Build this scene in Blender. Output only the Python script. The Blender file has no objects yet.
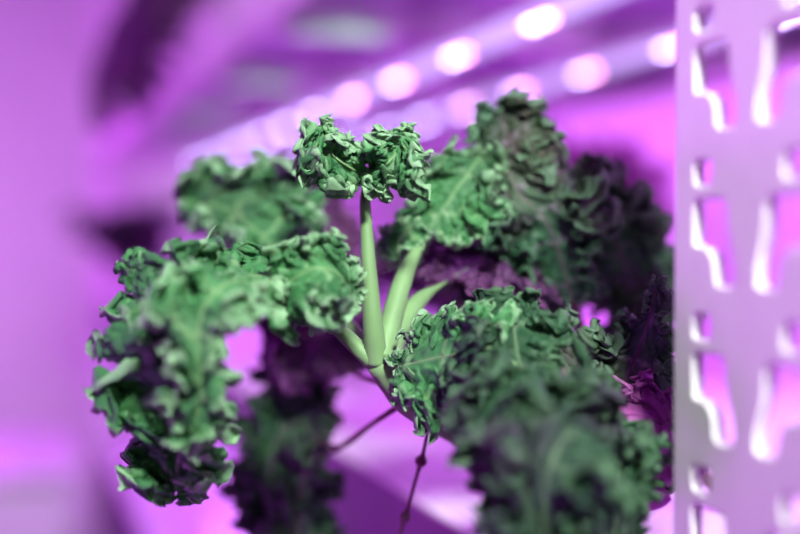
import bpy, bmesh, math, random
import numpy as np
from mathutils import Vector, Matrix, Euler

C = bpy.context.scene.collection
sc = bpy.context.scene
PI = math.pi

# ------------------------------------------------------------------ camera
F_PX = 1111.0
CAM = Vector((0.0, 0.0, 1.40))
cam_d = bpy.data.cameras.new('camera')
cam = bpy.data.objects.new('camera', cam_d); C.objects.link(cam)
cam.location = CAM
cam.rotation_euler = Euler((math.radians(90 - 1.27), 0, math.radians(-19.3)), 'XYZ')
cam_d.sensor_width = 36.0
cam_d.lens = F_PX * 36.0 / 800.0
cam_d.clip_start = 0.02
cam_d.dof.use_dof = True
cam_d.dof.focus_distance = 0.515
cam_d.dof.aperture_fstop = 2.0
cam_d.dof.aperture_blades = 0
sc.camera = cam
RM = cam.rotation_euler.to_matrix()

def px(x, y, z):
    """point seen at pixel x, y at depth z (metres) -> world"""
    return CAM + RM @ Vector(((x - 400) / F_PX * z, -(y - 267) / F_PX * z, -z))

def cdir(x, y, z):
    return (RM @ Vector((x, y, z))).normalized()

# ------------------------------------------------------------------ materials
def new_mat(name):
    m = bpy.data.materials.new(name); m.use_nodes = True
    nt = m.node_tree
    for n in list(nt.nodes): nt.nodes.remove(n)
    out = nt.nodes.new('ShaderNodeOutputMaterial')
    return m, nt, out

def paint(name, col, rough=0.5, var=0.05, scale=12.0, bump=0.0, spec=0.4, metal=0.0, bscale=60.0):
    m, nt, out = new_mat(name)
    b = nt.nodes.new('ShaderNodeBsdfPrincipled')
    b.inputs['Roughness'].default_value = rough
    b.inputs['Specular IOR Level'].default_value = spec
    b.inputs['Metallic'].default_value = metal
    tc = nt.nodes.new('ShaderNodeTexCoord')
    nz = nt.nodes.new('ShaderNodeTexNoise'); nz.inputs['Scale'].default_value = scale
    nz.inputs['Detail'].default_value = 4
    nt.links.new(tc.outputs['Object'], nz.inputs['Vector'])
    rp = nt.nodes.new('ShaderNodeValToRGB')
    rp.color_ramp.elements[0].position = 0.3; rp.color_ramp.elements[1].position = 0.7
    rp.color_ramp.elements[0].color = tuple(max(0, c * (1 - var)) for c in col) + (1,)
    rp.color_ramp.elements[1].color = tuple(min(1, c * (1 + var)) for c in col) + (1,)
    nt.links.new(nz.outputs['Fac'], rp.inputs['Fac'])
    nt.links.new(rp.outputs['Color'], b.inputs['Base Color'])
    if bump:
        n2 = nt.nodes.new('ShaderNodeTexNoise'); n2.inputs['Scale'].default_value = bscale
        n2.inputs['Detail'].default_value = 3
        nt.links.new(tc.outputs['Object'], n2.inputs['Vector'])
        bp = nt.nodes.new('ShaderNodeBump'); bp.inputs['Strength'].default_value = bump
        bp.inputs['Distance'].default_value = 0.004
        nt.links.new(n2.outputs['Fac'], bp.inputs['Height'])
        nt.links.new(bp.outputs['Normal'], b.inputs['Normal'])
    nt.links.new(b.outputs['BSDF'], out.inputs['Surface'])
    return m

def emit(name, col, strength):
    m, nt, out = new_mat(name)
    e = nt.nodes.new('ShaderNodeEmission')
    e.inputs['Color'].default_value = tuple(col) + (1,)
    e.inputs['Strength'].default_value = strength
    nt.links.new(e.outputs['Emission'], out.inputs['Surface'])
    return m

def leaf_mat(name, dark, light, rim, vein, purple, pamt, transl=0.22):
    """leaf blade: attribute 'leafdata' = (vein mask, closeness to the margin, random)"""
    m, nt, out = new_mat(name)
    N, L = nt.nodes, nt.links
    at = N.new('ShaderNodeAttribute'); at.attribute_name = 'leafdata'
    sp = N.new('ShaderNodeSeparateColor'); L.new(at.outputs['Color'], sp.inputs['Color'])
    tc = N.new('ShaderNodeTexCoord')
    nz = N.new('ShaderNodeTexNoise'); nz.inputs['Scale'].default_value = 55; nz.inputs['Detail'].default_value = 5
    L.new(tc.outputs['Object'], nz.inputs['Vector'])
    r1 = N.new('ShaderNodeMapRange'); r1.inputs['From Min'].default_value = 0.32; r1.inputs['From Max'].default_value = 0.68
    L.new(nz.outputs['Fac'], r1.inputs['Value'])
    def mix(a, b, fac):
        mx = N.new('ShaderNodeMix'); mx.data_type = 'RGBA'
        for s, v in ((6, a), (7, b)):
            if isinstance(v, tuple): mx.inputs[s].default_value = v + (1,)
            else: L.new(v, mx.inputs[s])
        if isinstance(fac, float): mx.inputs[0].default_value = fac
        else: L.new(fac, mx.inputs[0])
        return mx.outputs[2]
    col = mix(dark, light, r1.outputs['Result'])
    n2 = N.new('ShaderNodeTexNoise'); n2.inputs['Scale'].default_value = 17; n2.inputs['Detail'].default_value = 3
    L.new(tc.outputs['Object'], n2.inputs['Vector'])
    r2 = N.new('ShaderNodeMapRange'); r2.inputs['From Min'].default_value = 0.45; r2.inputs['From Max'].default_value = 0.7
    r2.inputs['To Max'].default_value = pamt
    L.new(n2.outputs['Fac'], r2.inputs['Value'])
    col = mix(col, purple, r2.outputs['Result'])
    rr = N.new('ShaderNodeMapRange'); rr.inputs['From Min'].default_value = 0.72; rr.inputs['From Max'].default_value = 1.0
    rr.inputs['To Max'].default_value = 0.75
    L.new(sp.outputs['Green'], rr.inputs['Value'])
    col = mix(col, rim, rr.outputs['Result'])
    vm = N.new('ShaderNodeMath'); vm.operation = 'MULTIPLY'; vm.inputs[1].default_value = 0.5
    L.new(sp.outputs['Red'], vm.inputs[0])
    col = mix(col, vein, vm.outputs[0])
    b = N.new('ShaderNodeBsdfPrincipled'); b.inputs['Roughness'].default_value = 0.5
    b.inputs['Specular IOR Level'].default_value = 0.25
    L.new(col, b.inputs['Base Color'])
    vb = N.new('ShaderNodeTexNoise'); vb.inputs['Scale'].default_value = 420; vb.inputs['Detail'].default_value = 2
    L.new(tc.outputs['Object'], vb.inputs['Vector'])
    bp = N.new('ShaderNodeBump'); bp.inputs['Strength'].default_value = 0.35; bp.inputs['Distance'].default_value = 0.0008
    L.new(vb.outputs['Fac'], bp.inputs['Height']); L.new(bp.outputs['Normal'], b.inputs['Normal'])
    t = N.new('ShaderNodeBsdfTranslucent'); L.new(col, t.inputs['Color'])
    ms = N.new('ShaderNodeMixShader'); ms.inputs[0].default_value = transl
    L.new(b.outputs['BSDF'], ms.inputs[1]); L.new(t.outputs['BSDF'], ms.inputs[2])
    L.new(ms.outputs['Shader'], out.inputs['Surface'])
    return m

M = {}
M['green'] = leaf_mat('kale green', (.032, .135, .052), (.085, .28, .105), (.36, .56, .35), (.30, .46, .24), (.04, .05, .05), .5)
M['deep'] = leaf_mat('kale green with shade painted in', (.011, .042, .022), (.031, .10, .047), (.09, .18, .10), (.14, .22, .13), (.045, .02, .06), .85)  # darker copy of the green, weaker light and purple shade put into the colour
M['red'] = leaf_mat('kale red green', (.018, .058, .034), (.05, .155, .075), (.14, .26, .16), (.28, .20, .30), (.09, .02, .04), .55)
M['purple'] = leaf_mat('kale with purple shade painted in', (.05, .013, .065), (.11, .03, .13), (.20, .07, .21), (.2, .07, .2), (.10, .015, .09), .9)  # leaves reached only by magenta light, that tint painted into the blade
M['violet'] = leaf_mat('kale with magenta light painted in', (.30, .05, .28), (.50, .12, .45), (.55, .2, .5), (.4, .12, .35), (.2, .05, .2), .5)  # strong LED light on the kale is painted in as a bright magenta blade
M['stalk'] = paint('pale green stalk', (.16, .28, .12), .55, .15, 40, .1)
M['stalk_dark'] = paint('dull green stalk', (.09, .15, .08), .45, .2, 40, .1)
M['stalk_red'] = paint('purple brown stalk', (.10, .045, .06), .5, .25, 40, .1)
M['steel'] = paint('lilac white coated steel', (.74, .70, .74), .42, .03, 30, .05)
M['shaded_rail'] = paint('rail with shade painted in', (.15, .015, .18), .45, .08, 25)  # shade on the lower rails, painted in as dark violet
M['deck'] = paint('violet shelf sheet', (.38, .22, .48), .5, .06, 20)
M['lit_beam'] = paint('beam plate with white light painted in', (.55, .78, .60), .5, .05, 30)  # white light on the cross beams, painted as pale green
M['white'] = paint('white plastic', (.80, .77, .80), .35, .03, 8, .05)
M['tray'] = paint('wet white tray', (.74, .70, .76), .18, .10, 22, .35, .5, 0, 30)
M['wall'] = paint('pale wall', (.72, .70, .72), .7, .04, 3)
M['floor'] = paint('floor with magenta light painted in', (.26, .03, .30), .5, .1, 5)  # magenta light on a white floor, put into the base colour
M['cream'] = paint('white gutter panel', (.76, .72, .76), .5, .03, 6)
M['glow'] = emit('lilac diffuser', (.62, .40, 1.0), 1.5)
M['chip_blue'] = emit('blue white chip', (.58, .46, 1.0), 25)
M['chip_pink'] = emit('pink chip', (1.0, .34, .66), 24)

# ------------------------------------------------------------------ helpers
def empty(name, loc, label=None, cat=None, group=None):
    o = bpy.data.objects.new(name, None); C.objects.link(o); o.location = loc
    o.empty_display_size = 0.02
    if label: o['label'] = label
    if cat: o['category'] = cat
    if group: o['group'] = group
    return o

def link(name, me, mat, parent=None, smooth=True):
    o = bpy.data.objects.new(name, me); C.objects.link(o)
    if mat: me.materials.append(mat)
    if smooth: me.polygons.foreach_set('use_smooth', [True] * len(me.polygons))
    if parent is not None:
        o.parent = parent
        q = parent; off = Vector((0, 0, 0))
        while q is not None: off += q.location; q = q.parent
        o.location = -off            # meshes are written in world coordinates
    return o

def tag(o, label, cat, group=None, kind=None):
    o['label'] = label; o['category'] = cat
    if group: o['group'] = group
    if kind: o['kind'] = kind

def struct(o): o['kind'] = 'structure'; return o

def box_bm(bm, lo, hi, bev=0.0):
    lo, hi = Vector(lo), Vector(hi)
    g = bmesh.ops.create_cube(bm, size=1.0)
    vs = g['verts']
    for v in vs:
        v.co = Vector(((v.co.x + .5) * (hi.x - lo.x) + lo.x, (v.co.y + .5) * (hi.y - lo.y) + lo.y, (v.co.z + .5) * (hi.z - lo.z) + lo.z))
    if bev:
        es = list({e for v in vs for e in v.link_edges})
        bmesh.ops.bevel(bm, geom=es, offset=bev, segments=3, profile=.5, affect='EDGES')

def boxes(name, lst, mat, parent=None, bev=0.0, smooth=False):
    bm = bmesh.new()
    for lo, hi in lst: box_bm(bm, lo, hi, bev)
    me = bpy.data.meshes.new(name); bm.to_mesh(me); bm.free()
    return link(name, me, mat, parent, smooth)

def catmull(P, n):
    P = np.array([list(p) for p in P], float)
    ext = np.vstack([2 * P[0] - P[1], P, 2 * P[-1] - P[-2]])
    t = np.linspace(0, len(P) - 1 - 1e-9, max(400, n * 2)); i = t.astype(int); f = (t - i)[:, None]
    a, b, c, d = ext[i], ext[i + 1], ext[i + 2], ext[i + 3]
    Q = .5 * (2 * b + (c - a) * f + (2 * a - 5 * b + 4 * c - d) * f ** 2 + (3 * b - a - 3 * c + d) * f ** 3)
    if P.shape[1] != 3: return Q
    return Q

def resample(P, extras, n):
    """curve through P, evenly by arc length, with the extra per-point columns carried along"""
    A = np.hstack([np.array([list(p) for p in P], float)] + [np.array(e, float).reshape(len(P), -1) for e in extras])
    Q = catmull(A, n)
    s = np.concatenate([[0], np.cumsum(np.linalg.norm(np.diff(Q[:, :3], axis=0), axis=1))])
    u = np.linspace(0, s[-1], n)
    return np.stack([np.interp(u, s, Q[:, k]) for k in range(Q.shape[1])], 1), u

def tube_arrays(P, R, n=48, sides=10, flat=1.0):
    A, s = resample(P, [R], n)
    X, r = A[:, :3], np.maximum(A[:, 3], 1e-4)
    T = np.gradient(X, axis=0); T /= np.linalg.norm(T, axis=1)[:, None]
    ref = np.array([0.3, 0.2, 1.0]); nn = []
    nv = np.cross(T[0], np.cross(ref, T[0])); nv /= np.linalg.norm(nv)
    for k in range(n):
        nv = nv - T[k] * nv.dot(T[k]); nv /= np.linalg.norm(nv); nn.append(nv)
    nn = np.array(nn); bb = np.cross(T, nn)
    verts = []
    for k in range(sides):
        a = 2 * PI * k / sides
        verts.append(X + (nn * math.cos(a) + bb * math.sin(a) * flat) * r[:, None])
    V = np.stack(verts, 1).reshape(-1, 3)
    F = [(i * sides + k, i * sides + (k + 1) % sides, (i + 1) * sides + (k + 1) % sides, (i + 1) * sides + k)
         for i in range(n - 1) for k in range(sides)]
    F.append(tuple(range(sides))[::-1]); F.append(tuple((n - 1) * sides + k for k in range(sides)))
    return V, F

def tube(name, P, R, mat, parent, n=48, sides=10, flat=1.0):
    V, F = tube_arrays(P, R, n, sides, flat)
    me = bpy.data.meshes.new(name); me.from_pydata(V.tolist(), [], F)
    return link(name, me, mat, parent)

# smooth gradient noise, vectorised
class Noise:
    def __init__(s, seed):
        r = np.random.RandomState(seed)
        s.p = r.permutation(512); s.g = r.uniform(-1, 1, 512)
        a = r.uniform(0, 2 * PI, 512); s.gx, s.gy = np.cos(a), np.sin(a)
    def __call__(s, x, y):
        x, y = np.broadcast_arrays(np.asarray(x, float), np.asarray(y, float))
        xi, yi = np.floor(x).astype(int), np.floor(y).astype(int)
        fx, fy = x - xi, y - yi
        def g(ix, iy, dx, dy):
            h = s.p[(s.p[ix & 511] + iy) & 511]
            return s.gx[h] * dx + s.gy[h] * dy
        u, v = fx ** 3 * (fx * (fx * 6 - 15) + 10), fy ** 3 * (fy * (fy * 6 - 15) + 10)
        a = g(xi, yi, fx, fy); b = g(xi + 1, yi, fx - 1, fy)
        c = g(xi, yi + 1, fx, fy - 1); d = g(xi + 1, yi + 1, fx - 1, fy - 1)
        return 1.5 * ((a + (b - a) * u) + ((c + (d - c) * u) - (a + (b - a) * u)) * v)

QF = 1.35
def leaf(parent, pts, nrm, wl, wr, seed, mat='green', stalk=None, stalk_r=None, ruffle=1.0, curl=6.0,
         nu=230, nv=38, fan=(-.35, 1.25), smat='stalk', rib=0.0009, freq=1.0, lobes=.46, name='leaf', label=None, vp=1.0):
    """curly kale leaf. pts: midrib points (world); nrm: facing direction at each; wl/wr: half widths (m) of the two sides.
       The blade keeps its plain length at the midrib and grows ever more surplus length towards the margin, in three orders of frills."""
    N = Noise(seed); nu = int(nu * QF); nv = int(nv * QF)
    nrm = np.array([list(v) for v in nrm])
    A, s = resample(pts, [nrm, wl, wr], nu)
    X, Nn, WL, WR = A[:, :3], A[:, 3:6], A[:, 6], A[:, 7]
    Ltot = s[-1]; u = s / Ltot
    T = np.gradient(X, axis=0); T /= np.linalg.norm(T, axis=1)[:, None]
    Nn = Nn - T * (Nn * T).sum(1)[:, None]; Nn /= np.linalg.norm(Nn, axis=1)[:, None]
    S = np.cross(T, Nn)
    al = fan[0] + (fan[1] - fan[0]) * u ** 1.6
    t = np.linspace(0, 1, nv); v = 1 - (1 - t) ** 1.35
    V2, S2, U2 = np.meshgrid(v, s, u, indexing='ij')[0][:, :, 0], None, None
    V2 = np.repeat(v[None, :], nu, 0); S2 = np.repeat(s[:, None], nv, 1); U2 = np.repeat(u[:, None], nv, 1)
    allv, alld = [], []
    ca_, sa_ = np.cos(al)[:, None], np.sin(al)[:, None]
    for sd in (1, -1):
        W = (WL if sd > 0 else WR)[:, None]
        o = 37.3 * (sd + 2)
        # length along the smooth margin: frills keep their real size where the blade fans or bends
        rm = .85 * W
        mg = X + (S * (sd * ca_) + T * sa_) * (np.sin(np.clip(curl * rm, -2.2, 2.2)) / curl) + Nn * (-(1 - np.cos(np.clip(curl * rm, -2.2, 2.2))) / curl)
        sm = np.concatenate([[0], np.cumsum(np.linalg.norm(np.diff(mg, axis=0), axis=1))])
        vb = np.clip((V2 - .1) / .6, 0, 1)
        S2 = s[:, None] * (1 - vb) + sm[:, None] * vb
        lb1 = (.5 + .5 * np.cos(2 * PI * S2 * 36 * freq + 5 * N(S2 * 17 * freq + o, o))) ** .7
        lb2 = (.5 + .5 * np.cos(2 * PI * S2 * 112 * freq + 5 * N(S2 * 50 * freq + o, 3 + o))) ** .8
        ext = 1.22 - lobes * (1 - lb1) * (.6 + .8 * abs(N(S2 * 20 + o, 51.)) * 2) - .30 * (1 - lb2) + .22 * N(S2 * 300 + o, 9.)
        w = W * np.clip(ext, .30, 1.6)
        tip = np.clip((1 - U2) / .08, 0, 1) ** .5
        w = w * 1.15 * (0.35 + .65 * tip) * (.25 + .75 * np.clip(U2 / .10, 0, 1) ** .6)
        r = V2 * w                                            # distance from the midrib in the flat leaf
        k = curl
        R = np.where(abs(k) > 1e-6, np.sin(np.clip(k * r, -2.2, 2.2)) / k, r)
        H = -(1 - np.cos(np.clip(k * r, -2.2, 2.2))) / k
        # phases of the three orders of frill (s grows faster outwards where the leaf fans)
        se = S2 + r * np.sin(al)[:, None] * .9
        sw = ruffle * np.clip(w / .026, .25, 1.15)
        f1, f2, f3, f4 = 32 * freq, 95 * freq, 205 * freq, 420
        p1 = 2 * PI * f1 * S2 + 4.5 * N(S2 * f1 * .6 + o, V2 * .9) + 2 * sd
        p2 = 2 * PI * f2 * S2 + 5.0 * N(S2 * f2 * .5 + o, V2 * 2.2 + 5) + sd
        p3 = 2 * PI * f3 * S2 + 5.5 * N(S2 * f3 * .45 + o, V2 * 5.0 + 11)
        p4 = 2 * PI * f4 * S2 + 5.0 * N(S2 * f4 * .45 + o, V2 * 8.0 + 17)
        m1 = .65 + .7 * abs(N(S2 * 30 + o, 21.)); m2 = .55 + 1.2 * abs(N(S2 * 60 + o, 31. + V2)); m3 = .5 + 1.4 * abs(N(S2 * 110 + o, 41. + V2))
        a1 = .0080 * sw * m1 * V2 ** (1.3 * vp); a2 = .0042 * sw * m2 * V2 ** (1.8 * vp); a3 = .0034 * sw * m3 * V2 ** (2.6 * vp); a4 = .0019 * (.5 + .5 * sw) * V2 ** 4
        h = a1 * np.sin(p1) + a2 * np.sin(p2) + a3 * np.sin(p3) + a4 * np.sin(p4)
        d = -.55 * a1 * np.sin(2 * p1 + .4) - .70 * a2 * np.sin(2 * p2) - .70 * a3 * np.sin(2 * p3 + .5) - .6 * a4 * np.sin(2 * p4)
        q = -.30 * a1 * (1 - np.cos(p1 + 1)) + 1.15 * a2 * np.cos(p2 + .9) + .9 * a3 * np.cos(p3 + 2) + .8 * a4 * np.cos(p4) - .06 * w * V2 ** 6
        # blistered surface between veins
        h = h + .0013 * N(S2 * 210 + o, r * 210) * np.clip(V2 * 5, 0, 1) + .0022 * N(S2 * 75 + o, r * 75 + 7) * np.clip(V2 * 3, 0, 1)
        ca, sa = np.cos(al)[:, None], np.sin(al)[:, None]
        D = S[:, None, :] * (sd * ca)[..., None] + T[:, None, :] * sa[..., None]
        E = -S[:, None, :] * (sd * sa)[..., None] + T[:, None, :] * ca[..., None]
        P = X[:, None, :] + D * (R + q)[..., None] + E * d[..., None] + Nn[:, None, :] * (H + h)[..., None]
        # vein mask: laterals running out and forward, forking
        ph = (S2 * 48 * freq - r * 26 + .35 * N(S2 * 40 + o, r * 60)) % 1.0
        vm = np.exp(-((ph - .5) / (.05 + .02 * (1 - V2))) ** 2) * np.clip(1.25 - V2, 0, 1)
        ph2 = (S2 * 105 * freq + r * 75 + .5 * N(S2 * 80 + o, r * 90 + 3)) % 1.0
        vm = np.maximum(vm, .55 * np.exp(-((ph2 - .5) / .07) ** 2) * np.clip(V2 * 3, 0, 1) * np.clip(1.2 - V2, 0, 1))
        vm = np.maximum(vm, .6 * np.exp(-(r / .0013) ** 2))
        rim = np.clip(1 - (1 - V2) * w / .0032, 0, 1)
        rim = .7 + .3 * rim * (rim > 0) - (.7 * (rim <= 0))
        allv.append(P); alld.append(np.stack([vm, rim, np.full_like(vm, .5), np.ones_like(vm)], -1))
    # one sheet: right side reversed, shared midrib, left side
    sheet = np.concatenate([allv[1][:, :0:-1], allv[0]], 1); dat = np.concatenate([alld[1][:, :0:-1], alld[0]], 1)
    nc = sheet.shape[1]
    V = sheet.reshape(-1, 3)
    i, j = np.meshgrid(np.arange(nu - 1), np.arange(nc - 1), indexing='ij')
    a = (i * nc + j).ravel(); F = np.stack([a, a + 1, a + nc + 1, a + nc], 1)
    me = bpy.data.meshes.new(name); me.from_pydata(V.tolist(), [], F.tolist())
    ca = me.attributes.new('leafdata', 'FLOAT_COLOR', 'POINT'); ca.data.foreach_set('color', dat.reshape(-1).astype(np.float32))
    o = link(name, me, M[mat], parent)
    md = o.modifiers.new('thickness', 'SOLIDIFY'); md.thickness = .00055; md.offset = 0
    if label: o['label'] = label
    # midrib and petiole: one stalk
    rb = [px_ for px_ in pts]
    n_in = len(rb)
    rr = [max(.0004, rib * (1 - .85 * q / (n_in - 1))) for q in range(n_in)]
    SP = list(stalk) if stalk else []
    SR = list(stalk_r) if stalk_r else []
    tube('leaf_stalk', SP + rb, SR + rr, M[smat], o, n=70, sides=10)
    return o

def cd(*v): return [cdir(*q) for q in v]
def pxs(*v): return [px(*q) for q in v]

# ------------------------------------------------------------------ the room
boxes_ = boxes
struct(boxes('floor', [((-1.6, -1.5, -.05), (1.9, 5.0, 0))], M['floor']))
struct(boxes('ceiling', [((-1.6, -1.5, 2.6), (1.9, 5.0, 2.65))], M['wall']))
struct(boxes('wall_far', [((-1.6, 4.6, 0), (1.9, 4.7, 2.6))], M['wall']))
struct(boxes('wall_left', [((-1.7, -1.5, 0), (-1.6, 4.7, 2.6))], M['wall']))
struct(boxes('wall_right', [((1.5, -1.5, 0), (1.6, 4.7, 2.6))], M['wall']))

# ------------------------------------------------------------------ the rack
FX = 0.254                      # plane of the rack front
TRAY = 1.40 - 0.175             # top of the tray floor the plants stand on
UP = 1.40 + 0.246               # underside of the tier above
rack = empty('storage_rack', (FX, .35, 0), 'white coated steel rack with a slotted post at the right edge', 'rack')

def slotted_post(name, x0, yn, yf, z0, z1, parent):
    """C-section upright: slotted face on the aisle side (x = x0), yn near edge, yf far edge"""
    cu = bpy.data.curves.new(name + '_outline', 'CURVE'); cu.dimensions = '2D'; cu.fill_mode = 'BOTH'
    cu.extrude = .0016; cu.bevel_depth = .0012; cu.bevel_resolution = 3
    def poly(P):
        sp = cu.splines.new('POLY'); sp.points.add(len(P) - 1)
        for k, (a, b) in enumerate(P): sp.points[k].co = (a, b, 0, 1)
        sp.use_cyclic_u = True
    def rounded(P, r, n=5):
        out = []
        m = len(P)
        for k in range(m):
            a, b, c = Vector(P[k - 1]), Vector(P[k]), Vector(P[(k + 1) % m])
            d1, d2 = (a - b), (c - b)
            rr = min(r, d1.length * .48, d2.length * .48)
            p, q = b + d1.normalized() * rr, b + d2.normalized() * rr
            for i in range(n + 1):
                f = i / n
                out.append(tuple((1 - f) ** 2 * p + 2 * f * (1 - f) * b + f * f * q))
        return out
    w = yf - yn
    poly([(0.003, z0), (w - .003, z0), (w - .003, z1), (0.003, z1)])
    # p runs from the far edge towards the near one
    cl = .0243                                                  # column of the far slots
    pm = cl + .024                                             # mirror line
    big = [(-.010, .0507), (.013, .0507), (.0145, .036), (.019, .026), (.019, .0151), (.0045, .0151), (.0035, .026), (-.0005, .0300), (-.010, .0300)]
    small = [(-.010, -.006), (.004, -.006), (.004, .006), (-.010, .006)]
    zc = 1.40 + .0271
    k0 = math.ceil((z0 + .02 - zc) / .06); k1 = math.floor((z1 - .06 - zc) / .06)
    for k in range(k0, k1 + 1):
        z = zc + .06 * k
        for P, r in ((big, .005), (small, .004)):
            a = [(w - (cl + p), z + q) for p, q in P]
            b = [(w - (2 * pm - (cl + p)), z + q) for p, q in P]
            poly(rounded(a, r)); poly(rounded(b, r))
    co = bpy.data.objects.new(name + '_tmp', cu); C.objects.link(co)
    dg = bpy.context.evaluated_depsgraph_get()
    me0 = bpy.data.meshes.new_from_object(co.evaluated_get(dg))
    bpy.data.objects.remove(co)
    bm = bmesh.new(); bm.from_mesh(me0)
    # local (a, z, t) -> world (x0 + t, yn + a, z)
    for v in bm.verts: v.co = Vector((x0 + .0028 - v.co.z, yn + v.co.x, v.co.y))
    # rounded corners and returns of the section
    def sweep(pr):
        ring = [[bm.verts.new((a, b, z)) for a, b in pr] for z in (z0, z1)]
        n = len(pr)
        for k in range(n):
            bm.faces.new((ring[0][k], ring[0][(k + 1) % n], ring[1][(k + 1) % n], ring[1][k]))
    for ye, sg, fl in ((yn, 1, .05), (yf, -1, .009)):
        out = []; inn = []
        for i in range(7):
            a = i / 6 * PI / 2
            out.append((x0 + .0045 - .0045 * math.cos(a) if 0 else x0 + .0045 * (1 - math.sin(a)), ye + sg * .0045 * (1 - math.cos(a))))
        for i in range(7):
            a = (1 - i / 6) * PI / 2
            inn.append((x0 + .0045 - .0015 * math.sin(a), ye + sg * (.0045 - .0015 * math.cos(a))))
        prof = out[::-1] if 0 else out
        prof = [(x0 + fl, ye)] + [(p[0], p[1]) for p in sorted(out, key=lambda q: -q[0])] + [(p[0], p[1]) for p in sorted(inn, key=lambda q: q[0])] + [(x0 + fl, ye + sg * .003)]
        sweep(prof)
    bmesh.ops.recalc_face_normals(bm, faces=bm.faces)
    me = bpy.data.meshes.new(name); bm.to_mesh(me); bm.free()
    o = link(name, me, M['steel'], parent, smooth=False)
    return o

slotted_post('upright_post', FX, .297, .391, 0, 2.3, rack)['label'] = 'near upright with two columns of keyhole slots'
Y0, Y1 = .39, 3.55
XB = 1.12
boxes('upright_post', [((FX, Y1, 0), (FX + .055, Y1 + .09, 2.3))], M['steel'], rack, .004)
boxes('upright_post', [((XB, Y1, 0), (XB + .055, Y1 + .09, 2.3))], M['steel'], rack, .004)
boxes('upright_post', [((XB, .3, 0), (XB + .055, .388, 2.3))], M['steel'], rack, .004)
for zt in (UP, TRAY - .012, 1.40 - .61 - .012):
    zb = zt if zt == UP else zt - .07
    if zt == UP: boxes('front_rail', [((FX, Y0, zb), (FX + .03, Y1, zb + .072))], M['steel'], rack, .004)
    else: boxes('front_rail', [((FX, Y0, zb - (.14 if zt < 1 else 0)), (FX + .004, Y1, zt + .011))], M['shaded_rail'], rack, .001)['label'] = 'sheet rail with its shade painted dark violet'
    boxes('back_rail', [((XB + .025, Y0, zb), (XB + .055, Y1, zb + .072))], M['steel'], rack, .004)
    boxes('shelf_deck', [((FX + .03, Y0, zb + .055), (XB + .025, Y1, zb + .062))], M['deck'], rack)
for k in range(8):
    y = .88 + .46 * (k - 1)
    boxes('cross_beam', [((FX + .031, y, UP + .018), (XB + .024, y + .05, UP + .054))], M['steel'], rack, .003)
    boxes('cross_beam', [((FX + .031, y, TRAY - .012 - .064), (XB + .024, y + .05, TRAY - .012 - .016))], M['steel'], rack, .003)

for k in range(5):  # plates added where white light catches the cross beams
    y = .88 + .46 * k
    boxes('lit_beam_plate', [((.325, y - .004, UP + .004), (.445, y - .0005, UP + .036)), ((.325, y - .03, UP + .004), (.445, y - .004, UP + .008))], M['lit_beam'], rack, .001)['label'] = 'pale green plate, white light on the beam painted in'
# tray on the middle tier, and the one on the tier below
def tray(name, z, label):
    t = empty(name, (FX + .4, 1.9, z - .01), label, 'tray')
    x0, x1, y0, y1 = FX + .0325 if z > 1.5 else FX + .0045, XB + .02, Y0 + .004, Y1 - .01
    boxes('tray_floor', [((x0 + .006, y0 + .006, z - .0095), (x1 - .006, y1 - .006, z))], M['tray'], t)
    boxes('tray_rim', [((x0, y0, z - .0095), (x0 + .006, y1, z + .0005)), ((x1 - .006, y0, z - .0095), (x1, y1, z + .006)),
                       ((x0 + .006, y0, z - .0095), (x1 - .006, y0 + .006, z + .006)), ((x0 + .006, y1 - .006, z - .0095), (x1 - .006, y1, z + .006))], M['white'], t, .0015)
    return t
tray('grow_tray', TRAY, 'wet white grow tray on the middle shelf under the kale plants')
tray('grow_tray', 1.40 - .61, 'white grow tray on the shelf below, seen past the hanging kale leaf')
# tray of the tier above
tray('grow_tray', UP + .0825, 'grow tray on the top shelf, above the grow lights')
# light panel at the back of the middle tier
pn = boxes('back_panel', [((.95, .40, TRAY + .001), (.962, 1.86, UP - .01))], M['cream'], None, .002)
tag(pn, 'pale panel standing at the back of the middle shelf, right of the grow lights', 'panel')

# pale tank at the end of the aisle
tk = empty('storage_tank', (.02, 3.3, 0), 'big pale storage tank standing at the far end of the aisle, lower left', 'tank')
boxes('tank_body', [((-.50, 2.9, 0), (.155, 3.5, .80))], M['white'], tk, .05, True)
boxes('tank_lid', [((-.52, 2.88, .80), (.17, 3.52, .835))], M['white'], tk, .015, True)

# ------------------------------------------------------------------ grow lights
def grow_bar(x, ychip, hz, label):
    z = 1.40 + hz
    b = empty('led_grow_bar', (x, Y0, z), label, 'grow light', 'grow light bars under the top shelf')
    boxes('housing', [((x - .026, .45, z), (x + .026, 3.45, z + .012))], M['white'], b, .002)
    boxes('diffuser', [((x - .024, .452, z - .005), (x + .024, 3.448, z - .0003))], M['glow'], b)
    k = -3
    while True:
        y = ychip + .222 * k
        if y > 3.4: break
        if y > .5:
            for dy, mt in ((-.016, 'chip_pink' if k < 4 else 'chip_blue'), (.016, 'chip_blue')):
                boxes('led_chip', [((x - .005, y + dy - .005, z - .008), (x + .005, y + dy + .005, z - .0052))], M[mt], b)
        k += 1
    for y in (.6, 1.5, 2.5, 3.3):
        boxes('hanger', [((x - .002, y - .006, z + .0125), (x + .002, y + .006, UP + .054))], M['steel'], b)
    return b
grow_bar(.512, 1.03, .232, 'lilac glowing grow light bar nearer the aisle, the upper of the two bars')
grow_bar(.780, 1.20, .249, 'lilac glowing grow light bar nearer the back panel, the lower of the two bars')

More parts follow.
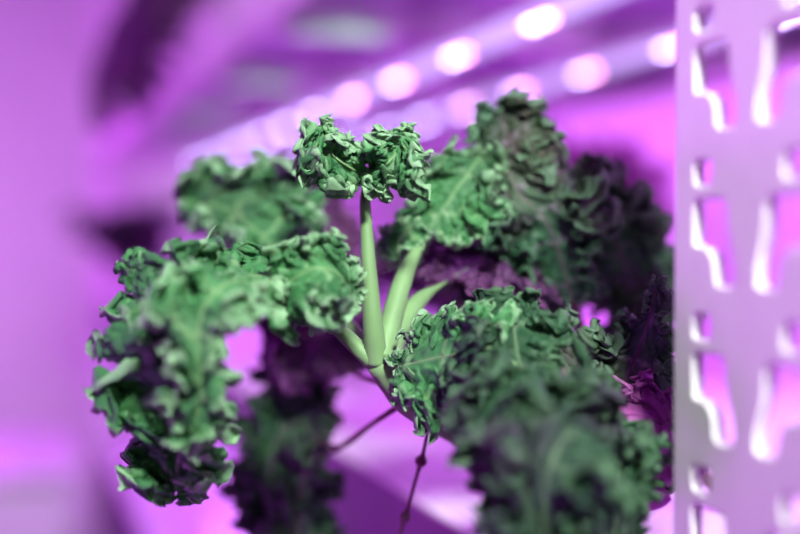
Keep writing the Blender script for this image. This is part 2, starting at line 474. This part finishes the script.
def area(name, loc, rot, sx, sy, col, power, spread=PI):
    l = bpy.data.lights.new(name, 'AREA'); l.shape = 'RECTANGLE'; l.size = sx; l.size_y = sy
    l.color = col; l.energy = power; l.spread = spread
    o = bpy.data.objects.new(name, l); C.objects.link(o); o.location = loc; o.rotation_euler = rot
    return o
BAR = (.74, .13, 1.0)
MAG = (.42, .04, 1.0)
PNK = (.66, .052, 1.0)
area('grow_and_fill_light', (.512, 1.95, 1.40 + .222), (0, 0, 0), .03, 3.0, BAR, 11.0)
area('grow_and_fill_light', (.780, 1.95, 1.40 + .238), (0, math.radians(-25), 0), .03, 3.0, BAR, 4.6)
area('grow_and_fill_light', (.60, 1.95, 1.40 - .27), (0, 0, 0), .03, 3.0, (.68, .22, 1.0), 11.0)
area('grow_and_fill_light', (.60, 1.95, 2.15), (0, 0, 0), .03, 3.0, PNK, 10.0)
# unseen magenta fill at left, added to light the rail and post
area('grow_and_fill_light', (-1.1, 2.8, 1.75), (0, math.radians(-70), 0), .3, 1.6, PNK, 34.0)
# white daylight from the open end of the aisle behind the camera
area('aisle_and_fill_light', (.05, -.68, 2.36), (math.radians(52), 0, math.radians(-10)), .26, .22, (.90, 1.0, .88), 12.5, math.radians(85))

area('grow_and_fill_light', (-.9, .25, .75), (0, math.radians(-118), 0), .25, .6, PNK, 9.0)  # low magenta fill, unseen, added to tint the post
area('aisle_and_fill_light', (.1, -1.3, 1.6), (math.radians(88), 0, 0), .7, .5, (.90, 1.0, .90), 0.5, math.radians(80))  # unseen frontal fill, added to reach under the top shelf
area('aisle_and_fill_light', (-.95, 3.5, 1.38), (math.radians(90), 0, math.radians(-15)), .4, .4, (.88, .56, 1.0), 7.0)  # unseen fill close to the far wall, added to brighten its middle
sp = bpy.data.lights.new('beam_fill_spot', 'SPOT'); sp.energy = 260; sp.color = (.85, 1.0, .85); sp.spot_size = math.radians(8.5); sp.spot_blend = .5; sp.shadow_soft_size = .03  # unseen spot, added to brighten the pale plates under the top shelf
so = bpy.data.objects.new('beam_fill_spot', sp); C.objects.link(so); so.location = (-.1, -1.3, 1.57)
so.rotation_euler = (Vector((.385, 1.5, 1.668)) - so.location).to_track_quat('-Z', 'Y').to_euler()
w = bpy.data.worlds.new('room'); sc.world = w; w.use_nodes = True
w.node_tree.nodes['Background'].inputs['Color'].default_value = (.55, .25, .75, 1)
w.node_tree.nodes['Background'].inputs['Strength'].default_value = .02

# ------------------------------------------------------------------ kale plant in the middle
baseA = Vector((.335, .60, TRAY))
pA = empty('kale_plant', baseA, 'bright green curly kale in sharp focus, leaning left with a fork of pale stalks', 'kale plant', 'kale plants on the middle shelf')
fork = px(379, 362, .525)
tube('main_stem', [baseA, baseA + Vector((-.03, -.01, .03)), px(425, 415, .545), px(395, 388, .53), fork], [.007, .0068, .0062, .006, .0065], M['stalk'], pA)
# the big arching leaf at left
leaf(pA, pxs((318, 316, .525), (288, 288, .505), (248, 276, .48), (210, 300, .462), (188, 365, .465), (180, 435, .478), (176, 490, .492)),
     cd((.1, .75, .65), (0, .75, .65), (-.1, .7, .7), (-.2, .45, .85), (-.2, .15, 1), (-.15, .05, 1), (-.1, 0, 1)),
     [.020, .030, .038, .050, .042, .036, .018], [.012, .016, .018, .014, .012, .022, .017], 11, 'green',
     pxs((378, 366, .525), (362, 352, .525), (342, 333, .527)), [.0045, .0042, .0036], ruffle=1.15, nu=400, nv=46, rib=.0010, vp=.8, curl=5)
leaf(pA, pxs((262, 290, .475), (232, 282, .455), (205, 306, .442), (198, 350, .440), (200, 395, .445), (192, 440, .452)),
     cd((.1, .75, .65), (0, .75, .65), (-.2, .5, .85), (-.1, .2, 1), (.1, .15, 1), (0, .05, 1)),
     [.010, .015, .019, .016, .017, .010], [.010, .013, .014, .011, .015, .010], 17, 'green',
     pxs((342, 333, .527), (300, 304, .50)), [.0016, .0014], ruffle=1.1, nu=320, nv=42, rib=.0008, vp=.7, curl=-9)
leaf(pA, pxs((268, 306, .49), (290, 282, .478), (318, 268, .474), (340, 276, .48), (352, 298, .49)),
     cd((.1, .5, .85), (.1, .5, .85), (.2, .5, .85), (.3, .3, .9), (.4, .2, .9)),
     [.012, .019, .020, .018, .008], [.012, .017, .017, .014, .008], 13, 'green', pxs((342, 333, .53), (300, 318, .515)), [.0024, .002], ruffle=1.1, nu=280, nv=44, vp=.7, rib=.0005, curl=6)
# leaf at the upper left, behind
leaf(pA, pxs((296, 266, .585), (258, 232, .605), (224, 208, .625), (186, 203, .64)),
     cd((.1, .5, .85), (0, .45, .9), (-.1, .4, .9), (-.2, .4, .9)),
     [.018, .036, .036, .014], [.012, .015, .016, .010], 5, 'green', pxs((376, 362, .53), (345, 320, .56)), [.004, .0034], ruffle=1.4, nu=280, nv=40, rib=.0005, curl=5)
# the upright leaf at the top: two lobes on one stalk
leaf(pA, pxs((364, 178, .528), (350, 168, .518), (336, 158, .514), (327, 146, .520), (324, 131, .532)),
     cd((0, .35, .95), (0, .25, .97), (-.1, .2, 1), (-.1, .4, .9), (0, .5, .8)),
     [.008, .014, .013, .010, .008], [.006, .014, .017, .015, .009], 23, 'green',
     pxs((377, 364, .525), (373, 325, .522), (369, 270, .523), (366, 222, .526), (365, 200, .527)), [.0058, .0050, .0038, .0030, .0026], ruffle=1.3, nu=260, nv=46, fan=(.05, 1.25), freq=1.3, vp=.5, curl=-8, rib=.0009)
leaf(pA, pxs((366, 178, .528), (377, 170, .516), (389, 162, .510), (397, 150, .516), (400, 135, .528)),
     cd((0, .35, .95), (0, .25, .97), (.1, .2, 1), (.1, .4, .9), (0, .5, .8)),
     [.006, .013, .016, .013, .008], [.008, .014, .013, .010, .008], 29, 'green',
     pxs((366, 222, .527)), [.0030], ruffle=1.3, nu=260, nv=46, fan=(.05, 1.25), freq=1.3, vp=.5, curl=-8, rib=.0009)
# right hand leaf, reaching up
leaf(pA, pxs((432, 228, .57), (446, 205, .572), (462, 182, .575), (480, 158, .585)),
     cd((-.2, .3, .9), (-.2, .3, .9), (-.2, .4, .85), (-.2, .5, .8)),
     [.014, .021, .021, .010], [.014, .022, .022, .010], 31, 'green', pxs((382, 360, .525), (392, 318, .535), (408, 268, .55)), [.0062, .0055, .0042], ruffle=1.1, nu=260, nv=40, rib=.0005)
leaf(pA, pxs((446, 282, .57), (480, 262, .60), (515, 250, .63), (540, 250, .65)),
     cd((-.2, .6, .7), (-.2, .6, .7), (-.2, .6, .7), (0, .6, .7)),
     [.014, .030, .030, .012], [.014, .026, .024, .012], 37, 'purple', pxs((386, 364, .527), (398, 334, .54), (418, 302, .555)), [.0060, .0054, .0044], nu=200, nv=32, rib=.0005)

leaf(pA, pxs((352, 246, .66), (328, 218, .67), (304, 200, .68), (284, 190, .69)), cd((0, .4, .9), (0, .4, .9), (0, .4, .9), (0, .4, .9)),
     [.010, .020, .022, .010], [.010, .018, .018, .008], 113, 'purple', pxs((380, 366, .53), (368, 300, .60)), [.003, .0024], nu=200, nv=32, smat='stalk_red')
leaf(pA, pxs((424, 244, .56), (410, 234, .565), (400, 240, .57), (394, 254, .57)), cd((0, .4, .9), (0, .4, .9), (0, .4, .9), (0, .2, .9)),
     [.006, .011, .011, .006], [.006, .009, .009, .006], 127, 'green', pxs((414, 258, .553)), [.0014], nu=160, nv=28, rib=.0006)

# ------------------------------------------------------------------ kale at the right
baseC = Vector((.46, .62, TRAY))
pC = empty('kale_plant', baseC, 'dark red-tinged kale standing tall behind the others beside the slotted post', 'kale plant', 'kale plants on the middle shelf')
crC = px(600, 400, .64)
tube('main_stem', [baseC, (baseC + crC) / 2, crC], [.007, .0065, .006], M['stalk_red'], pC)
leaf(pC, pxs((572, 300, .60), (560, 255, .59), (545, 220, .583), (522, 196, .58), (505, 165, .585)),
     cd((-.3, .2, .9), (-.3, .25, .9), (-.3, .4, .9), (-.3, .6, .8), (-.2, .7, .7)),
     [.018, .026, .028, .022, .010], [.020, .028, .030, .024, .010], 41, 'red', [crC, px(585, 350, .62)], [.004, .0035], ruffle=1.15, nu=280, nv=42, smat='stalk_red', rib=.0005)
leaf(pC, pxs((535, 190, .60), (520, 160, .59), (510, 138, .59), (500, 118, .595)),
     cd((-.2, .2, .9), (-.2, .25, .9), (-.3, .4, .9), (-.2, .7, .7)),
     [.014, .022, .022, .010], [.014, .022, .020, .010], 43, 'red', [crC, px(580, 330, .62), px(555, 240, .615)], [.004, .0035, .003], ruffle=1.1, nu=240, nv=40, smat='stalk_red', rib=.0009)
leaf(pC, pxs((632, 300, .64), (622, 255, .63), (600, 215, .625), (588, 180, .625), (584, 158, .63)),
     cd((-.2, .2, .9), (-.3, .25, .9), (-.3, .3, .9), (-.2, .3, .9), (-.2, .3, .9)),
     [.018, .026, .022, .014, .006], [.024, .030, .026, .014, .006], 47, 'red', [crC, px(625, 350, .64)], [.004, .0035], ruffle=1.1, nu=260, nv=40, smat='stalk_red', rib=.0009)
leaf(pC, pxs((640, 345, .62), (648, 305, .63), (652, 270, .65), (652, 248, .67)),
     cd((-.3, .2, .9), (-.3, .25, .9), (-.3, .3, .9), (-.2, .3, .9)),
     [.016, .024, .022, .009], [.018, .022, .020, .009], 53, 'red', [crC], [.004], nu=220, nv=36, smat='stalk_red')
leaf(pC, pxs((540, 330, .64), (520, 300, .63), (505, 280, .62), (490, 280, .615)),
     cd((-.3, .5, .8), (-.3, .5, .8), (-.3, .4, .9), (-.3, .2, .9)),
     [.014, .024, .022, .010], [.014, .022, .020, .010], 59, 'deep', [crC, px(570, 360, .65)], [.004, .0035], nu=220, nv=36, smat='stalk_red')

# ------------------------------------------------------------------ kale in the right foreground
baseB = Vector((.295, .50, TRAY))
pB = empty('kale_plant', baseB, 'dark kale in the blurred right foreground, beside the foot of the slotted post', 'kale plant', 'kale plants on the middle shelf')
crB = px(585, 500, .50)
tube('main_stem', [baseB, (baseB + crB) / 2 + Vector((0, 0, .004)), crB], [.007, .0066, .006], M['stalk_dark'], pB)
leaf(pB, pxs((500, 352, .475), (470, 353, .485), (436, 358, .50), (402, 366, .512)),
     cd((.1, .3, .95), (0, .3, .95), (-.1, .3, .95), (-.2, .25, .95)),
     [.016, .022, .021, .012], [.020, .026, .026, .014], 61, 'green', [crB, px(550, 410, .475)], [.004, .003], nu=260, nv=42, ruffle=.75, curl=6, rib=.0009)
leaf(pB, pxs((530, 400, .465), (518, 355, .475), (514, 325, .485), (515, 302, .492)),
     cd((.1, .2, 1), (0, .2, 1), (0, .3, 1), (0, .3, 1)),
     [.016, .022, .018, .008], [.018, .024, .020, .008], 67, 'deep', [crB], [.004], nu=240, nv=40, ruffle=.9, rib=.0009, smat='stalk_dark')
leaf(pB, pxs((590, 500, .46), (560, 440, .445), (522, 408, .44), (494, 424, .435), (482, 458, .435)),
     cd((0, .5, .9), (-.1, .5, .9), (-.2, .6, .8), (-.3, .4, .9), (-.4, .2, .9)),
     [.018, .026, .024, .018, .010], [.018, .026, .024, .018, .010], 71, 'deep', [crB], [.004], nu=260, nv=40, ruffle=1.1, smat='stalk_dark')
leaf(pB, pxs((595, 490, .46), (590, 450, .44), (575, 430, .425), (552, 460, .41), (544, 515, .41), (544, 565, .415)),
     cd((0, .5, .9), (-.1, .5, .9), (-.1, .6, .8), (-.2, .4, .9), (-.2, .1, 1), (-.2, 0, 1)),
     [.014, .022, .026, .026, .024, .014], [.014, .022, .024, .025, .022, .014], 73, 'deep', [crB], [.004], nu=280, nv=40, ruffle=1.1, smat='stalk_dark')
leaf(pB, pxs((605, 490, .48), (612, 455, .47), (618, 450, .46), (620, 490, .45), (612, 545, .45)),
     cd((0, .5, .9), (0, .5, .9), (0, .6, .8), (0, .3, .9), (0, 0, 1)),
     [.014, .020, .020, .018, .012], [.014, .018, .016, .015, .010], 79, 'deep', [crB], [.004], nu=240, nv=36, smat='stalk_dark')
leaf(pB, pxs((590, 460, .52), (610, 420, .525), (630, 370, .53), (648, 325, .53), (656, 288, .53)),
     cd((-.2, .3, .9), (-.2, .3, .9), (-.2, .3, .9), (-.2, .3, .9), (-.3, .3, .9)),
     [.018, .026, .020, .010, .008], [.018, .024, .018, .009, .008], 84, 'red', [crB], [.004], nu=260, nv=38, smat='stalk_red')
leaf(pB, pxs((580, 460, .52), (570, 400, .53), (560, 360, .535), (555, 330, .54)),
     cd((-.2, .3, .9), (-.2, .3, .9), (-.2, .3, .9), (-.2, .3, .9)),
     [.018, .026, .022, .010], [.018, .026, .022, .010], 89, 'red', [crB], [.004], nu=240, nv=38, smat='stalk_red')
leaf(pB, pxs((600, 470, .49), (620, 440, .49), (645, 420, .495), (662, 425, .50)),
     cd((-.2, .4, .9), (-.2, .4, .9), (-.2, .4, .9), (-.2, .4, .9)),
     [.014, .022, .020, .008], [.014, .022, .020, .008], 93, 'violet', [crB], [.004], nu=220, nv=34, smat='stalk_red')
leaf(pB, pxs((600, 490, .51), (630, 480, .515), (655, 474, .52), (672, 478, .522)),
     cd((0, .4, .9), (0, .4, .9), (0, .4, .9), (0, .4, .9)),
     [.008, .012, .011, .005], [.008, .012, .010, .005], 97, 'deep', [crB], [.003], nu=160, nv=30, smat='stalk_dark')

# dark lower leaves of the middle plant, hanging over the tray edge
stD = pxs((402, 404, .545), (372, 424, .58), (342, 446, .615))
for pts, ws, sd, extra in (
    (((318, 440, .64), (296, 422, .655), (276, 444, .66), (268, 492, .66), (266, 545, .67)), (.012, .020, .023, .024, .014), 101, []),
    (((326, 455, .635), (312, 462, .645), (302, 490, .65), (298, 530, .65), (296, 570, .65)), (.010, .018, .020, .020, .012), 103, []),
    (((318, 438, .65), (304, 400, .68), (288, 384, .69), (272, 385, .69)), (.010, .020, .018, .010), 107, [])):
    leaf(pA, pxs(*pts), cd(*[(0, .6 - .15 * i, .8 + .05 * i) for i in range(len(pts))]), ws, ws, sd, 'deep', stD, [.0016, .0014, .0013], nu=240, nv=34, smat='stalk_red')
leaf(pA, pxs((350, 372, .62), (325, 345, .64), (295, 335, .65), (272, 345, .66)), cd((0, .5, .8), (0, .5, .8), (0, .5, .8), (0, .3, .9)),
     [.012, .026, .028, .012], [.012, .026, .026, .012], 109, 'purple', pxs((388, 384, .54)), [.0022], nu=200, nv=30, smat='stalk_red')

# ------------------------------------------------------------------ kale in the middle distance, magenta light and shade put into its colour
def rosette(base, h, n, size, seed, label, mats, lean=Vector((0, 0, 0)), nu=150, nv=24, group='kale plants on the middle shelf'):
    p = empty('kale_plant', base, label, 'kale plant', group)
    rnd = random.Random(seed)
    cr = base + Vector((0, 0, h * .35)) + lean * .4
    tube('main_stem', [base, (base + cr) / 2, cr], [.006, .0055, .005], M['stalk_red'], p, n=16)
    for k in range(n):
        a = 2 * PI * (k + rnd.uniform(-.3, .3)) / n
        d = Vector((math.cos(a), math.sin(a), 0))
        up = rnd.uniform(.35, .9)
        q0 = cr + d * .02 + Vector((0, 0, .02 * up)) + lean * .1
        q1 = cr + d * size * .45 + Vector((0, 0, h * .5 * up)) + lean * .5
        q2 = cr + d * size * .8 + Vector((0, 0, h * .72 * up)) + lean * .8
        q3 = cr + d * size * 1.1 + Vector((0, 0, h * .62 * up)) + lean
        nn = [(Vector((0, 0, 1)) * .8 - d * .5).normalized()] * 2 + [(Vector((0, 0, 1)) * .9 - d * .1).normalized(), (Vector((0, 0, 1)) * .9 + d * .4).normalized()]
        wd = size * rnd.uniform(.30, .42)
        leaf(p, [q0, q1, q2, q3], nn, [wd * .5, wd, wd, wd * .3], [wd * .5, wd, wd, wd * .3], seed * 10 + k, mats[k % len(mats)], [cr], [.003], nu=nu, nv=nv, smat='stalk_red')
    return p
rosette(Vector((.40, .80, TRAY)), .17, 8, .09, 201, 'kale with purple shade painted in behind the fork of pale stalks', ['purple', 'red'], Vector((-.04, 0, .02)))
rosette(Vector((.79, 1.36, TRAY)), .27, 13, .085, 211, 'blurred kale with magenta light painted in in front of the pale back panel', ['violet'], Vector((0, 0, .03)), 120, 20)
rosette(Vector((.42, 1.35, TRAY)), .20, 8, .12, 221, 'blurred dark kale on the tray beyond the upper left leaf', ['purple', 'deep'], Vector((-.06, 0, 0)), 120, 20)
rosette(Vector((.34, 2.75, TRAY)), .22, 8, .12, 231, 'dark kale at the far end of the middle shelf, left of the big leaf', ['deep', 'purple'], Vector((-.07, 0, .03)), 100, 18)
# plant of the top shelf, hanging over the rail
baseG = Vector((.33, 1.75, UP + .0825))
pG = empty('kale_plant', baseG, 'dark kale on the top shelf drooping over the pink rail at upper left', 'kale plant')
for k, (pts, wd) in enumerate((
    ([Vector((0.290, 1.75, 1.800)), Vector((0.220, 1.72, 1.830)), Vector((0.185, 1.70, 1.720)), Vector((0.175, 1.68, 1.600))], .065),
    ([Vector((0.300, 1.58, 1.800)), Vector((0.230, 1.50, 1.830)), Vector((0.195, 1.44, 1.750)), Vector((0.185, 1.40, 1.670))], .06),
    ([Vector((0.290, 1.90, 1.800)), Vector((0.210, 1.98, 1.820)), Vector((0.160, 2.02, 1.710)), Vector((0.150, 2.04, 1.610))], .065))):
    nn = [Vector((-.3, -.2, .9)), Vector((-.5, -.4, .7)), Vector((-.8, -.5, .2)), Vector((-.8, -.6, 0))]
    leaf(pG, pts, nn, [wd * .6, wd, wd, wd * .4], [wd * .6, wd, wd, wd * .4], 300 + k, 'purple', [baseG, baseG + Vector((-.02, 0, .05))], [.005, .004], nu=150, nv=24, smat='stalk_dark')

# thin dry stalks hanging over the tray edge
st = empty('dry_stalk', px(404, 524, .56), 'thin dark dry stalk with knots, hanging down over the tray edge', 'stalk')
SPTS = [(430, 425, .545, 10), (426, 440, .548, 10), (423, 454, .552, 12), (421, 461, .554, 32), (419, 468, .556, 12), (414, 486, .558, 10), (408, 508, .56, 11), (405, 517, .561, 28), (402, 526, .562, 11), (396, 560, .57, 10)]
tube('stalk', pxs(*[q[:3] for q in SPTS]), [q[3] * .0001 for q in SPTS], M['stalk_red'], st, n=120)

# ------------------------------------------------------------------ view
sc.view_settings.view_transform = 'Standard'
sc.view_settings.look = 'None'
sc.view_settings.exposure = 0.0
sc.view_settings.gamma = 1.0
sc.view_settings.use_curve_mapping = False
sc.cycles.use_denoising = True
sc.cycles.max_bounces = 8
